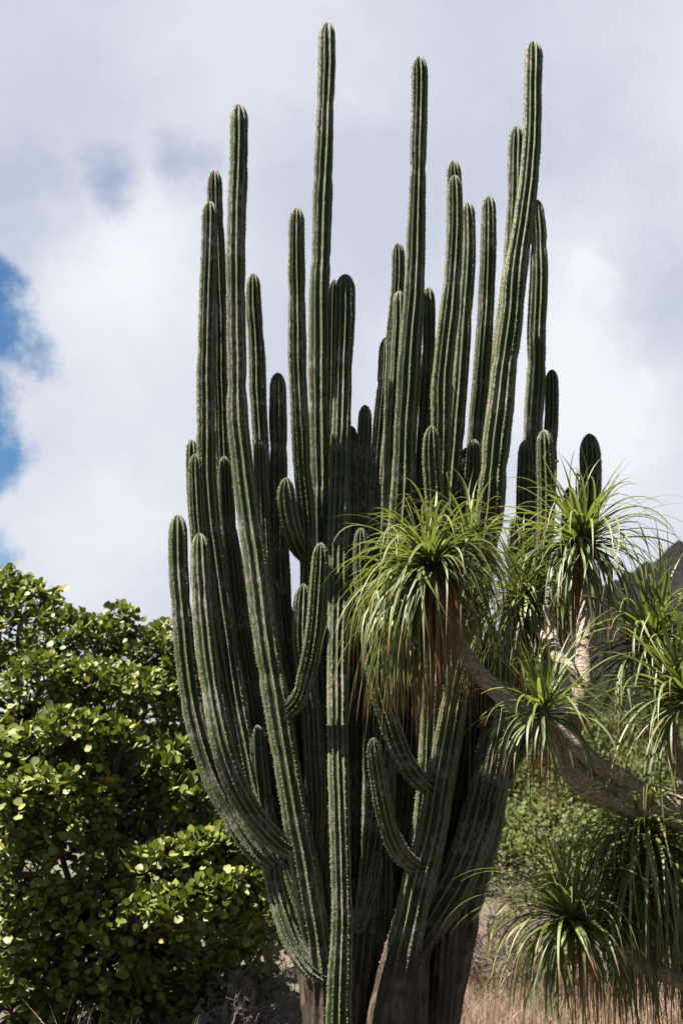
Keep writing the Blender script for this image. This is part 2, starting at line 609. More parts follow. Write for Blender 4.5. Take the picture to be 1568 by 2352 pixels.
def stem(pts, dep, ribs=9, label=None, seed=0, rib_depth=0.40, tip=True, woody=0.0, rust=False):
    """pts: (x, y, width) tip first in frame units; dep: depth offset or list of them"""
    P = []
    n = len(pts)
    for k, (x, y, w) in enumerate(pts):
        d = dep if not isinstance(dep, (list, tuple)) else np.interp(k / (n - 1), np.linspace(0, 1, len(dep)), dep)
        p, t = at(x, y, CY + d * DS)
        P.append([*p, 0.5 * w * t / F])
    C = catmull(P, 14)
    d = np.linalg.norm(np.diff(C[:, :3], axis=0), axis=1)
    Ltot = d.sum()
    R0 = C[0, 3]
    Ld = 2.3 * R0
    tipn = 12
    sv = np.concatenate([Ld * (1 - np.cos(np.linspace(0.04, math.pi / 2, tipn))), np.arange(Ld + 0.03, Ltot, 0.036), [Ltot]])
    s, C = resample(C, svals=sv)
    P, R = C[:, :3].copy(), C[:, 3].copy()
    r = np.random.default_rng(1000 + seed)
    # growth constrictions and slight unevenness
    R *= 1 + 0.028 * fbm1(s * 5.0, seed + 40)
    pos = r.uniform(0.5, 1.3)
    while pos < Ltot:
        R *= 1 - r.uniform(0.03, 0.13) * np.exp(-((s - pos) / r.uniform(0.04, 0.09)) ** 2)
        pos += r.uniform(0.6, 1.6)
    wob = np.clip(s / 0.5, 0, 1) * R * 0.05
    P[:, 0] += wob * fbm1(s * 2.0, seed + 80)
    P[:, 1] += wob * fbm1(s * 2.0, seed + 81)
    env = np.ones_like(s)
    if tip:
        u = np.clip(s / Ld, 0, 1)
        env = np.clip(1 - (1 - u) ** 2.3, 0.0004, 1) ** 0.55
    z = P[:, 2]
    bark = np.clip((0.75 + woody - z) / 0.6, 0, 1)
    bark = np.maximum(bark, np.clip((s - (Ltot - 0.22)) / 0.2, 0, 1) * 0.35)
    if rust:
        bark = np.maximum(bark, np.clip((0.10 - s) / 0.08, 0, 1))
    dep_rib = rib_depth * (1 - 0.78 * np.clip((0.65 + woody - z) / 0.7, 0, 1))
    T, A, B = frames(P)
    m = 8
    k = np.arange(ribs * m)
    ph = r.uniform(0, 6.28)
    th = k / (ribs * m) * 2 * math.pi
    tw = ph + 0.10 * fbm1(s * 0.8, seed + 5)
    prof = 1 - np.abs(np.sin(ribs * th / 2)) ** 1.25          # 1 on the sharp ridge, 0 in the round furrow
    ribvar = 1 + 0.035 * np.cos(th * 2 + r.uniform(0, 6)) + 0.025 * np.cos(th * 3 + r.uniform(0, 6))
    rad = (R * env)[:, None] * (1 - dep_rib[:, None] * (1 - prof[None, :])) * ribvar[None, :]
    ang = th[None, :] + tw[:, None]
    dirs = np.cos(ang)[..., None] * A[:, None, :] + np.sin(ang)[..., None] * B[:, None, :]
    V = P[:, None, :] + rad[..., None] * dirs
    nr, nc = V.shape[:2]
    i = np.arange(nr - 1)[:, None] * nc
    j = np.arange(nc)[None, :]
    j2 = (j + 1) % nc
    Fq = np.stack([i + j, i + nc + j, i + nc + j2, i + j2], -1).reshape(-1, 4)
    Vf = V.reshape(-1, 3)
    top = P[0] - T[0] * 0.001
    cap = np.stack([np.full(nc, nr * nc), np.arange(nc), (np.arange(nc) + 1) % nc], -1)
    cap2 = np.stack([np.full(nc, nr * nc + 1), (nr - 1) * nc + (np.arange(nc) + 1) % nc, (nr - 1) * nc + np.arange(nc)], -1)
    cap = np.vstack([cap, cap2])
    Vf = np.vstack([Vf, top[None], P[-1][None]])
    ridge = np.append(np.tile(prof, nr), [1.0, 0.5])
    bk = np.append(np.repeat(bark, nc), [0, 1])
    tone = np.full(len(Vf), r.uniform(0.0, 1.0))
    me = make_mesh('stem', Vf, [Fq, cap], {'ridge': ridge, 'bark': bk, 'tone': tone}, True, M_CACTUS)
    so = link('stem', me, cactus, label=label)
    # spines: a felt pad with a small star of spikes at every areole down each ridge
    step = 0.029
    sa = np.arange(0.018, Ltot - 0.05, step)
    keepz = np.interp(sa, s, z) > 0.5 + 0.75 * woody
    sa = sa[keepz]
    if len(sa) < 3:
        return so
    pts_all, nrm_all, tan_all = [], [], []
    for q in range(ribs):
        ss = sa + r.uniform(-0.010, 0.010, len(sa)) + r.uniform(0, step)
        c = np.stack([np.interp(ss, s, P[:, a]) for a in range(3)], 1)
        th0 = q / ribs * 2 * math.pi
        an = th0 + np.interp(ss, s, tw)
        Ai = np.stack([np.interp(ss, s, A[:, a]) for a in range(3)], 1)
        Bi = np.stack([np.interp(ss, s, B[:, a]) for a in range(3)], 1)
        Ti = np.stack([np.interp(ss, s, T[:, a]) for a in range(3)], 1)
        dd = np.cos(an)[:, None] * Ai + np.sin(an)[:, None] * Bi
        kk = int(q * m)
        rr = np.interp(ss, s, R * env) * ribvar[kk]
        up = np.clip(1 - ss / Ld, 0, 1)[:, None]
        nn = dd * (1 - 0.6 * up) - Ti * up
        nn /= np.linalg.norm(nn, axis=1)[:, None]
        pts_all.append(c + dd * rr[:, None])
        nrm_all.append(nn)
        tan_all.append(Ti)
    p = np.vstack(pts_all)
    nn = np.vstack(nrm_all)
    tt = np.vstack(tan_all)
    keep = r.uniform(size=len(p)) > 0.24
    p, nn, tt = p[keep], nn[keep], tt[keep]
    bb = np.cross(nn, tt)
    m_ = len(p)
    acc_V, acc_F = [], []
    off = 0
    for kx in range(4):
        a = r.uniform(0, 6.28, m_)
        lat = r.uniform(0.25, 1.3, m_)
        d = nn + lat[:, None] * (np.cos(a)[:, None] * tt + np.sin(a)[:, None] * bb)
        d /= np.linalg.norm(d, axis=1)[:, None]
        ln = r.uniform(0.010, 0.021, m_)
        side = np.cross(d, nn + 0.37 * bb)
        side /= np.linalg.norm(side, axis=1)[:, None] + 1e-9
        s2 = np.cross(d, side)
        bs = p - nn * 0.002
        w = 0.0015
        V4 = np.stack([bs + side * w, bs - side * w * 0.5 + s2 * w * 0.87, bs - side * w * 0.5 - s2 * w * 0.87, bs + d * ln[:, None]], 1)
        idx = off + np.arange(m_)[:, None] * 4
        acc_V.append(V4.reshape(-1, 3))
        acc_F += [idx + np.array([0, 1, 3]), idx + np.array([1, 2, 3]), idx + np.array([2, 0, 3])]
        off += m_ * 4
    # felt pad
    w = 0.0052
    V5 = np.stack([p + tt * w * 1.2 - nn * .002, p + bb * w - nn * .002, p - tt * w * 1.2 - nn * .002, p - bb * w - nn * .002, p + nn * 0.004], 1)
    idx = off + np.arange(m_)[:, None] * 5
    acc_V.append(V5.reshape(-1, 3))
    acc_F += [idx + np.array(f) for f in ([0, 1, 4], [1, 2, 4], [2, 3, 4], [3, 0, 4])]
    link('spines', make_mesh('spines', np.vstack(acc_V), [np.vstack(acc_F)], None, False, M_SPINE), so, kind='stuff')
    return so


def core(pts, x_end, y_end=2180, w=None):
    """carry a stem on down into the heart of the plant"""
    x, y, ww = pts[-1]
    w = w or ww
    out = pts + [((x + x_end) / 2 + (x - x_end) * 0.12, (y + y_end) / 2, (w + ww) / 2), (x_end, y_end, w)]
    if y_end > 2060:
        out.append((880 + (x_end - 880) * 0.8, 2560, w * 1.15))
    return out


STEMS = []


def st(dep, *pts, label=None, ribs=9, **kw):
    STEMS.append((list(pts), dep, label, ribs, kw))


# --- left half
st([0.26, 0.25, 0.12], (752, 52, 39), (751, 120, 40), (748, 250, 40), (742, 400, 45), (738, 550, 46), (734, 700, 48), (733, 850, 50), (732, 1000, 48),
   (735, 1150, 47), (738, 1250, 46), (744, 1450, 46), (752, 1700, 48), (760, 2000, 50), (768, 2300, 60), (770, 2540, 66),
   label='tallest stem of the cactus, slightly kinked')
st([0.29, 0.24, 0.02, -0.2, -0.25, -0.25], (793, 630, 46), (790, 760, 46), (785, 900, 44), (780, 1050, 46), (776, 1200, 48), (775, 1400, 47), (775, 1600, 47), (777, 1800, 48),
   (780, 1950, 46), (784, 2100, 48), (780, 2250, 56), (777, 2400, 62), (775, 2545, 70), label='straight front stem with its upper end in shade')
st(0.45, *core([(769, 642, 34), (767, 720, 36), (765, 850, 38), (764, 1000, 40), (764, 1200, 42)], 775, 2300, 48))
st([0.0, -0.05, -0.15, -0.1], (549, 240, 40), (549, 330, 41), (545, 500, 43), (542, 650, 44), (542, 800, 45), (546, 950, 48), (557, 1080, 52), (573, 1200, 55), (589, 1307, 57),
   (604, 1420, 58), (621, 1538, 60), (647, 1694, 60), (673, 1850, 60), (692, 1950, 64), (712, 2060, 64), (730, 2170, 64), (738, 2280, 66), (736, 2400, 76), (735, 2545, 90),
   label='thick curving stem crossing the left of the cactus', woody=0.55)
st([0.0, 0.0, -0.15], (482, 463, 36), (482, 540, 38), (478, 650, 40), (475, 800, 42), (473, 950, 44), (476, 1100, 47), (485, 1210, 48), (497, 1290, 50), (512, 1412, 52), (528, 1538, 50),
   (550, 1662, 48), (576, 1787, 46), (602, 1880, 46), (622, 1960, 46), (634, 2040, 46), (650, 2100, 47), (676, 2170, 48), (710, 2222, 44), (748, 2252, 34))
st(0.3, *core([(493, 391, 35), (494, 470, 37), (500, 600, 36), (505, 750, 36), (508, 900, 36), (512, 1050, 38), (525, 1250, 40), (560, 1500, 42)], 745, 2250, 46))
st([-0.05, -0.10, -0.11], (409, 1182, 42), (410, 1266, 46), (413, 1350, 47), (420, 1432, 48), (428, 1520, 50), (440, 1610, 52), (460, 1700, 54), (490, 1785, 58), (522, 1850, 60), (556, 1908, 60),
   (590, 1952, 54), (632, 1990, 36), label='low outermost left stem curving up from a pale scar')
st([-0.1, -0.22, -0.125], (459, 1225, 40), (461, 1300, 45), (466, 1400, 48), (476, 1500, 49), (489, 1600, 50), (510, 1705, 52), (538, 1790, 54), (572, 1856, 55), (612, 1910, 52), (650, 1944, 46), (690, 1962, 38))
st(0.08, (515, 1048, 31), (518, 1093, 35), (522, 1195, 38), (536, 1297, 43), (552, 1421, 43), (573, 1538, 42), (588, 1646, 42), (606, 1760, 42), (640, 1860, 40), (675, 1930, 36))
st([-0.02, -0.08], (590, 1665, 38), (592, 1710, 46), (598, 1790, 50), (608, 1860, 50), (630, 1930, 46), (665, 1990, 40))
st(0.22, *core([(582, 628, 32), (583, 700, 36), (589, 800, 39), (592, 900, 40), (598, 1000, 38), (602, 1100, 38), (606, 1200, 38), (615, 1330, 40)], 720, 2150, 44))
st(0.05, *core([(598, 1010, 28), (599, 1080, 31), (602, 1180, 32), (608, 1300, 34), (622, 1420, 34)], 690, 1900, 36))
st(0.25, *core([(638, 856, 39), (639, 950, 41), (640, 1050, 41), (640, 1150, 43), (641, 1250, 46), (645, 1350, 46), (655, 1450, 42), (668, 1560, 44)], 740, 2200, 50),
   label='short dark stem standing in shade')
st(0.14, *core([(627, 1331, 30), (629, 1400, 34), (640, 1500, 36), (655, 1600, 38)], 700, 1950, 40))
st([-0.08, -0.04, 0.1, 0.15], *core([(682, 477, 36), (681, 550, 38), (681, 650, 41), (683, 800, 43), (687, 900, 43), (690, 1000, 44), (695, 1090, 42), (703, 1180, 42), (706, 1260, 38), (704, 1330, 32),
   (708, 1420, 36)], 745, 2100, 46))
st([-0.08, 0.0, 0.24], (657, 1097, 38), (659, 1150, 46), (668, 1205, 48), (683, 1250, 46), (702, 1278, 40), (726, 1292, 32), label='stubby arm bending out over a gap of sky')
st([-0.05, -0.05], (697, 1340, 32), (694, 1400, 40), (693, 1480, 44), (702, 1560, 45), (714, 1640, 46), (721, 1756, 46), (727, 1850, 44), (725, 1925, 34), (730, 1980, 30))
st([-0.3, -0.26, -0.11], (737, 1246, 36), (735, 1310, 43), (730, 1400, 44), (720, 1480, 44), (704, 1550, 44), (684, 1608, 42), (640, 1650, 34), label='dark arm curving up across two others')
st(0.1, *core([(441, 1010, 28), (442, 1080, 32), (447, 1180, 34), (460, 1300, 38), (485, 1450, 40)], 640, 2050, 40))
st(-0.02, *core([(449, 1042, 30), (449, 1100, 34), (455, 1200, 36), (470, 1330, 38)], 630, 2020, 40))
# --- right half
st([-0.08, -0.2, -0.26, -0.16, -0.1, -0.1], (1225, 97, 41), (1224, 180, 43), (1221, 280, 43), (1213, 400, 46), (1200, 520, 51), (1182, 640, 56), (1168, 760, 59), (1156, 861, 61), (1143, 980, 66), (1130, 1100, 68), (1119, 1200, 67),
   (1103, 1300, 65), (1084, 1400, 63), (1063, 1500, 61), (1042, 1620, 64), (1022, 1730, 68), (1006, 1810, 70), (988, 1910, 70), (966, 2000, 76), (942, 2110, 80), (916, 2220, 96), (892, 2352, 112), (885, 2550, 125),
   label='long leaning stem running from the trunk to a high tip', woody=0.75)
st(0.28, *core([(1186, 290, 33), (1184, 380, 36), (1182, 480, 36), (1175, 580, 37), (1165, 680, 38), (1150, 800, 40), (1130, 1000, 44), (1100, 1300, 46)], 985, 2100, 50))
st([0.3, 0.2], *core([(1230, 458, 30), (1236, 540, 36), (1236, 640, 40), (1232, 740, 42), (1231, 861, 42), (1224, 987, 43), (1222, 1100, 44), (1216, 1220, 46), (1195, 1380, 46), (1165, 1560, 48)], 1030, 2090, 54))
st([0.36, 0.3], *core([(1266, 849, 29), (1266, 900, 32), (1265, 980, 33), (1262, 1060, 34), (1257, 1160, 36), (1240, 1300, 38), (1200, 1480, 40)], 1080, 1980, 44), label='stem with a rusty brown tip', rust=True)
st(-0.02, *core([(1206, 1010, 34), (1205, 1080, 38), (1203, 1150, 38), (1202, 1230, 39), (1197, 1330, 40), (1178, 1460, 42)], 1110, 1860, 46))
st(-0.08, *core([(1249, 987, 36), (1251, 1060, 41), (1253, 1140, 42), (1250, 1230, 42), (1236, 1340, 42), (1205, 1470, 42)], 1120, 1840, 46))
st([0.37, 0.3, 0.1], *core([(1352, 996, 42), (1355, 1060, 48), (1354, 1130, 47), (1349, 1200, 45), (1335, 1300, 45), (1300, 1420, 45), (1240, 1560, 46)], 1130, 1830, 46), label='short thick outermost right stem')
st(0.12, *core([(1308, 1118, 28), (1306, 1180, 32), (1298, 1270, 34), (1270, 1400, 36)], 1130, 1800, 40))
st(-0.15, *core([(1185, 1184, 32), (1184, 1240, 37), (1185, 1320, 40), (1180, 1400, 40), (1168, 1490, 40)], 1125, 1800, 44))
st([0.05, 0.0, 0.0], (1196, 1330, 44), (1178, 1420, 56), (1160, 1520, 68), (1146, 1640, 76), (1128, 1770, 84), (1102, 1870, 86), (1070, 1965, 86), (1030, 2050, 86), (985, 2125, 80), (950, 2170, 70), woody=0.9)
st([0.3, 0.28], (1150, 1600, 70), (1130, 1760, 80), (1105, 1900, 88), (1078, 2000, 92), (1052, 2110, 98), (1024, 2220, 108), (995, 2352, 122), (985, 2545, 140), woody=1.0)
st([-0.15, -0.12, 0.0], *core([(1044, 402, 33), (1045, 480, 36), (1043, 580, 39), (1036, 680, 44), (1025, 780, 48), (1016, 870, 50), (1012, 960, 50), (1010, 1060, 50), (1008, 1200, 50), (1006, 1400, 50)], 950, 2140, 56))
st(0.28, *core([(1041, 369, 31), (1043, 450, 34), (1040, 600, 36), (1030, 800, 40), (1020, 1000, 42)], 960, 2150, 50))
st(0.12, *core([(1074, 465, 29), (1076, 540, 31), (1073, 640, 32), (1066, 740, 34), (1058, 850, 36), (1050, 950, 37), (1043, 1040, 38), (1034, 1150, 40), (1024, 1350, 44)], 955, 2140, 50))
st(0.1, *core([(1122, 450, 33), (1122, 520, 35), (1120, 620, 37), (1115, 720, 38), (1108, 820, 39), (1100, 920, 40), (1092, 1010, 41), (1086, 1110, 42), (1072, 1300, 44)], 970, 2130, 50))
st(-0.02, *core([(1088, 1008, 31), (1087, 1080, 36), (1084, 1160, 36), (1076, 1260, 38)], 990, 2000, 44))
st([-0.26, -0.2, 0.0], *core([(991, 977, 34), (990, 1050, 42), (995, 1130, 44), (1000, 1220, 46), (1000, 1330, 46)], 975, 2000, 46), label='short bright green stem standing before taller ones')
st(0.2, *core([(1050, 1045, 34), (1050, 1100, 38), (1048, 1220, 40), (1040, 1400, 42)], 965, 2120, 46))
st(0.25, *core([(1070, 1028, 28), (1070, 1100, 32), (1066, 1250, 36)], 965, 2120, 42))
st(-0.05, *core([(1068, 1098, 24), (1070, 1160, 28), (1072, 1240, 30), (1064, 1350, 32)], 980, 2050, 40))
st([-0.08, -0.05, 0.05, 0.05], (963, 130, 36), (963, 200, 37), (960, 350, 38), (956, 500, 41), (951, 650, 48), (944, 780, 53), (939, 861, 55), (929, 1028, 56), (919, 1195, 61), (910, 1350, 60), (904, 1500, 58),
   (894, 1620, 56), (880, 1740, 56), (866, 1870, 56), (850, 2000, 56), (838, 2110, 56), (826, 2250, 62), (816, 2400, 68), (812, 2545, 74), label='tall straight stem right of the middle', woody=0.6)
st(0.14, *core([(914, 558, 27), (914, 640, 31), (908, 720, 32), (902, 800, 33), (898, 950, 36), (894, 1150, 40)], 880, 2100, 48))
st(0.06, *core([(917, 668, 27), (916, 760, 31), (910, 880, 34), (902, 1050, 38)], 880, 2120, 48))
st(0.2, *core([(984, 660, 29), (985, 740, 31), (984, 820, 33), (979, 920, 35), (972, 1050, 38), (962, 1200, 40)], 910, 2140, 48))
st([0.32, 0.26, 0.05], *core([(889, 774, 36), (887, 850, 40), (880, 950, 43), (872, 1050, 45), (866, 1150, 47), (861, 1250, 47), (858, 1380, 46)], 850, 2140, 50), label='dark stem in the shade of the tall one beside it')
st(0.28, *core([(838, 930, 30), (837, 1000, 35), (832, 1100, 37), (828, 1220, 38), (826, 1380, 40)], 830, 2160, 46))
st(0.32, *core([(806, 978, 25), (812, 1080, 29), (815, 1200, 32), (816, 1350, 36)], 815, 2170, 42))
st(0.24, *core([(807, 1008, 20), (810, 1080, 24), (812, 1180, 28), (812, 1320, 32)], 805, 2180, 40))
st([-0.35, -0.28, -0.1], (829, 1212, 30), (829, 1280, 35), (834, 1350, 36), (844, 1430, 38), (860, 1530, 42), (884, 1630, 46), (914, 1715, 48), (948, 1775, 46), (985, 1808, 42), (1018, 1822, 34))
st([-0.4, -0.3, -0.1], (857, 1694, 29), (861, 1745, 36), (872, 1815, 39), (886, 1880, 41), (908, 1938, 42), (938, 1978, 38), (978, 1998, 32), label='short curved arm low in front of the shaded trunks')
st(0.0, (868, 1955, 26), (862, 2000, 32), (850, 2060, 32), (832, 2115, 30), (812, 2140, 26))
# --- shaded stems filling the heart of the plant
fr = np.random.default_rng(12)
for q in range(15):
    x = np.interp(q, [0, 14], [835, 1125])
    y = fr.uniform(1180, 1330) if x < 1060 else fr.uniform(1420, 1500)
    st(fr.uniform(0.42, 0.62), *core([(x, y, 36), (x + fr.uniform(-6, 6), y + 90, 42), (x - 6, y + 260, 46), (x - 12, y + 420, 50)], 905 + (x - 905) * 0.35, 2200, 56))
for q, (x, y) in enumerate(((712, 1440), (740, 1330), (655, 1500), (630, 1420), (600, 1450), (568, 1400))):
    st(fr.uniform(0.38, 0.5), *core([(x, y, 34), (x + 3, y + 90, 40), (x + 14, y + 260, 42), (x + 30, y + 400, 44)], 760 + (x - 760) * 0.3, 2220, 50))

for k, (pts, dep, label, ribs, kw) in enumerate(STEMS):
    if 'woody' not in kw and pts[-1][1] > 2500 and (dep if not isinstance(dep, list) else dep[-1]) > -0.15:
        kw['woody'] = 1.0
    stem(pts, dep, 9 + (k * 7 % 3) - (1 if pts[0][2] < 30 else 0), label, seed=k, **kw)


def dry_flower(px, py, dep, d, sz):
    p, t = at(px, py, CY + dep * DS)
    a = Acc()
    dv = np.array(d, float)
    dv /= np.linalg.norm(dv)
    path = np.array([p + dv * sz * f for f in (0, 0.3, 0.6, 0.85, 1.0)])
    V, Q = tube(path, np.array([0.25, 0.30, 0.5, 0.55, 0.1]) * sz * 0.55, 7)
    a.add(V, quads=Q)
    link('dry_flower', a.mesh('dry_flower', M_FLOWER), cactus, label='withered brown flower on a stem')


dry_flower(1334, 1094, 0.34, (-1, -0.3, 0.35), 0.055)
dry_flower(1272, 1060, -0.1, (1, -0.2, 0.05), 0.04)
dry_flower(575, 1735, -0.12, (0.5, -0.8, 0.4), 0.035)


# ------------------------------------------------------------------ the ponytail palm
PY = 9.5
palm = root('ponytail_palm', (3.6, PY + 0.2, 0), 'branching ponytail palm with pale bark and drooping strap-leaf rosettes beside the cactus', 'palm')


def limb(name, pts, sides=14, label=None, seed=0):
    P = []
    for x, y, w, dep in pts:
        p, t = at(x, y, PY + dep)
        P.append([*p, 0.5 * w * t / F])
    C = catmull(P, 10)
    s, C = resample(C, step=0.03)
    R = C[:, 3] * (1 + 0.05 * fbm1(s * 7, seed + 300))
    C[:, :3] += (R * 0.12 * fbm1(s * 5, seed + 310))[:, None] * np.array([0.5, 0.3, 0.8])
    V, Q = tube(C[:, :3], R, sides)
    r = np.random.default_rng(seed)
    V = V + r.normal(0, 0.0015, V.shape)
    n = len(V)
    ce = [C[0, :3], C[-1, :3]]
    V = np.vstack([V, ce])
    j = np.arange(sides)
    t1 = np.stack([np.full(sides, n), (j + 1) % sides, j], -1)
    t2 = np.stack([np.full(sides, n + 1), n - sides + j, n - sides + (j + 1) % sides], -1)
    return link(name, make_mesh(name, V, [Q, np.vstack([t1, t2])], None, True, M_PBARK), palm, label=label)


limb('trunk', [(1568, 1862, 92, 0.0), (1640, 1900, 110, 0.05), (1740, 2010, 140, 0.1), (1830, 2200, 180, 0.15), (1880, 2450, 240, 0.2), (1890, 2620, 330, 0.2), (1890, 2760, 400, 0.2)], 18, seed=1)
limb('branch', [(1275, 1690, 44, 0.02), (1296, 1722, 50, 0.02), (1330, 1778, 66, 0.0), (1380, 1815, 76, 0.0), (1440, 1838, 82, 0.0), (1514, 1853, 86, 0.0), (1600, 1880, 98, 0.03)], 16, 'thick pale limb in sun and dappled shade', 2)
limb('branch', [(984, 1318, 26, -0.35), (1001, 1345, 32, -0.34), (1028, 1410, 35, -0.30), (1054, 1478, 37, -0.25), (1078, 1520, 38, -0.22), (1107, 1556, 40, -0.2), (1187, 1625, 42, -0.2), (1240, 1655, 40, -0.2), (1300, 1690, 38, -0.18),
                (1340, 1728, 38, -0.16), (1385, 1763, 40, -0.12), (1430, 1790, 44, -0.08), (1475, 1830, 46, 0.0)], 12, 'brown arching branch reaching across the cactus', 3)
limb('branch', [(1346, 1270, 26, 0.3), (1347, 1330, 28, 0.28), (1344, 1411, 34, 0.05), (1338, 1490, 38, -0.12), (1340, 1560, 44, -0.2), (1330, 1620, 48, -0.2), (1312, 1672, 48, -0.12), (1298, 1720, 46, -0.03), (1320, 1765, 44, 0.0)], 12, None, 4)
limb('branch', [(1252, 1390, 20, 0.1), (1266, 1450, 26, 0.1), (1272, 1490, 30, -0.05), (1290, 1524, 33, -0.14), (1315, 1545, 36, -0.19), (1338, 1578, 36, -0.2)], 10, None, 5)
limb('branch', [(1246, 1630, 22, -0.58), (1252, 1655, 26, -0.48), (1270, 1690, 28, -0.30), (1300, 1712, 28, -0.12), (1325, 1748, 28, -0.04)], 10, None, 6)
limb('branch', [(1500, 1470, 24, 0.1), (1510, 1540, 28, 0.08), (1530, 1640, 32, 0.05), (1550, 1740, 38, 0.02), (1580, 1850, 44, 0.0)], 10, None, 7)
limb('branch', [(1580, 1600, 26, -0.3), (1600, 1660, 30, -0.25), (1620, 1760, 36, -0.15), (1640, 1880, 44, 0.0)], 10, None, 8)
limb('branch', [(1312, 2122, 24, -0.1), (1345, 2140, 26, -0.08), (1395, 2168, 28, -0.06), (1433, 2189, 30, -0.04), (1482, 2221, 33, -0.02), (1568, 2253, 38, 0.0), (1680, 2290, 46, 0.05), (1800, 2330, 56, 0.12)], 12, 'low thin branch lit along its top', 9)
limb('branch', [(1485, 1925, 24, 0.05), (1505, 1950, 28, 0.08), (1560, 1990, 32, 0.1), (1660, 2010, 40, 0.1), (1760, 2080, 50, 0.1)], 10, None, 10)
limb('branch', [(1203, 1378, 18, 0.5), (1222, 1420, 22, 0.4), (1258, 1480, 24, 0.1), (1285, 1520, 24, -0.1)], 8, None, 11)
limb('branch', [(960, 1398, 20, 0.0), (1000, 1412, 24, -0.1), (1040, 1455, 26, -0.22)], 8, None, 12)
limb('branch', [(1540, 2050, 22, 0.25), (1580, 2080, 26, 0.22), (1680, 2110, 34, 0.15), (1780, 2150, 44, 0.12)], 8, None, 13)

LEAFN = 13


def strap(p0, d0, L, w0, grav, r, curl=0.0, stiff=0.25):
    """one strap leaf: (LEAFN*3) vertices; V-folded, tapering to a thread"""
    P = np.zeros((LEAFN, 3))
    D = np.zeros((LEAFN, 3))
    d = d0 / np.linalg.norm(d0)
    p = np.array(p0, float)
    ds = L / (LEAFN - 1)
    sway = r.normal(0, 0.35, 3)
    kink = r.integers(4, 10) if r.uniform() < 0.2 else -1
    kd = r.normal(0, 0.7, 3) + np.array([0, 0, -0.9])
    for i in range(LEAFN):
        t = i / (LEAFN - 1)
        P[i] = p
        D[i] = d
        d = d + np.array([0, 0, -1.0]) * grav * ds * (stiff + 1.6 * t) + sway * curl * ds
        if i == kink:
            d = d + kd * 0.8
        d = d / np.linalg.norm(d)
        p = p + d * ds
    side = np.cross(D, np.array([0, 0, 1.0]) + 0.001)
    h = np.array([d0[0], d0[1], 0]) + 1e-4
    s0 = np.cross(h / np.linalg.norm(h), [0, 0, 1.0])
    nrm = np.linalg.norm(side, axis=1)[:, None]
    side = side / (nrm + 1e-6)
    # keep one consistent side direction where the leaf hangs straight down
    wgt = np.clip(nrm * 2.5, 0, 1)
    side = side * wgt + s0 * (1 - wgt)
    side /= np.linalg.norm(side, axis=1)[:, None]
    up = np.cross(side, D)
    tws = r.normal(0, 0.5) * np.linspace(0, 1, LEAFN)[:, None]
    side, up = side * np.cos(tws) + up * np.sin(tws), up * np.cos(tws) - side * np.sin(tws)
    t = np.linspace(0, 1, LEAFN)
    w = w0 * np.minimum(1, 0.75 + t * 2.5) * np.clip(1 - t ** 1.25, 0.03, 1) ** 0.9
    w = w[:, None]
    V = np.stack([P + side * w * 0.5 + up * w * 0.13, P - up * w * 0.04, P - side * w * 0.5 + up * w * 0.13], 1).reshape(-1, 3)
    return V, t


_i = np.arange(LEAFN - 1)[:, None] * 3
STRAP_Q = np.vstack([_i + np.array([0, 1, 4, 3]), _i + np.array([1, 2, 5, 4])])


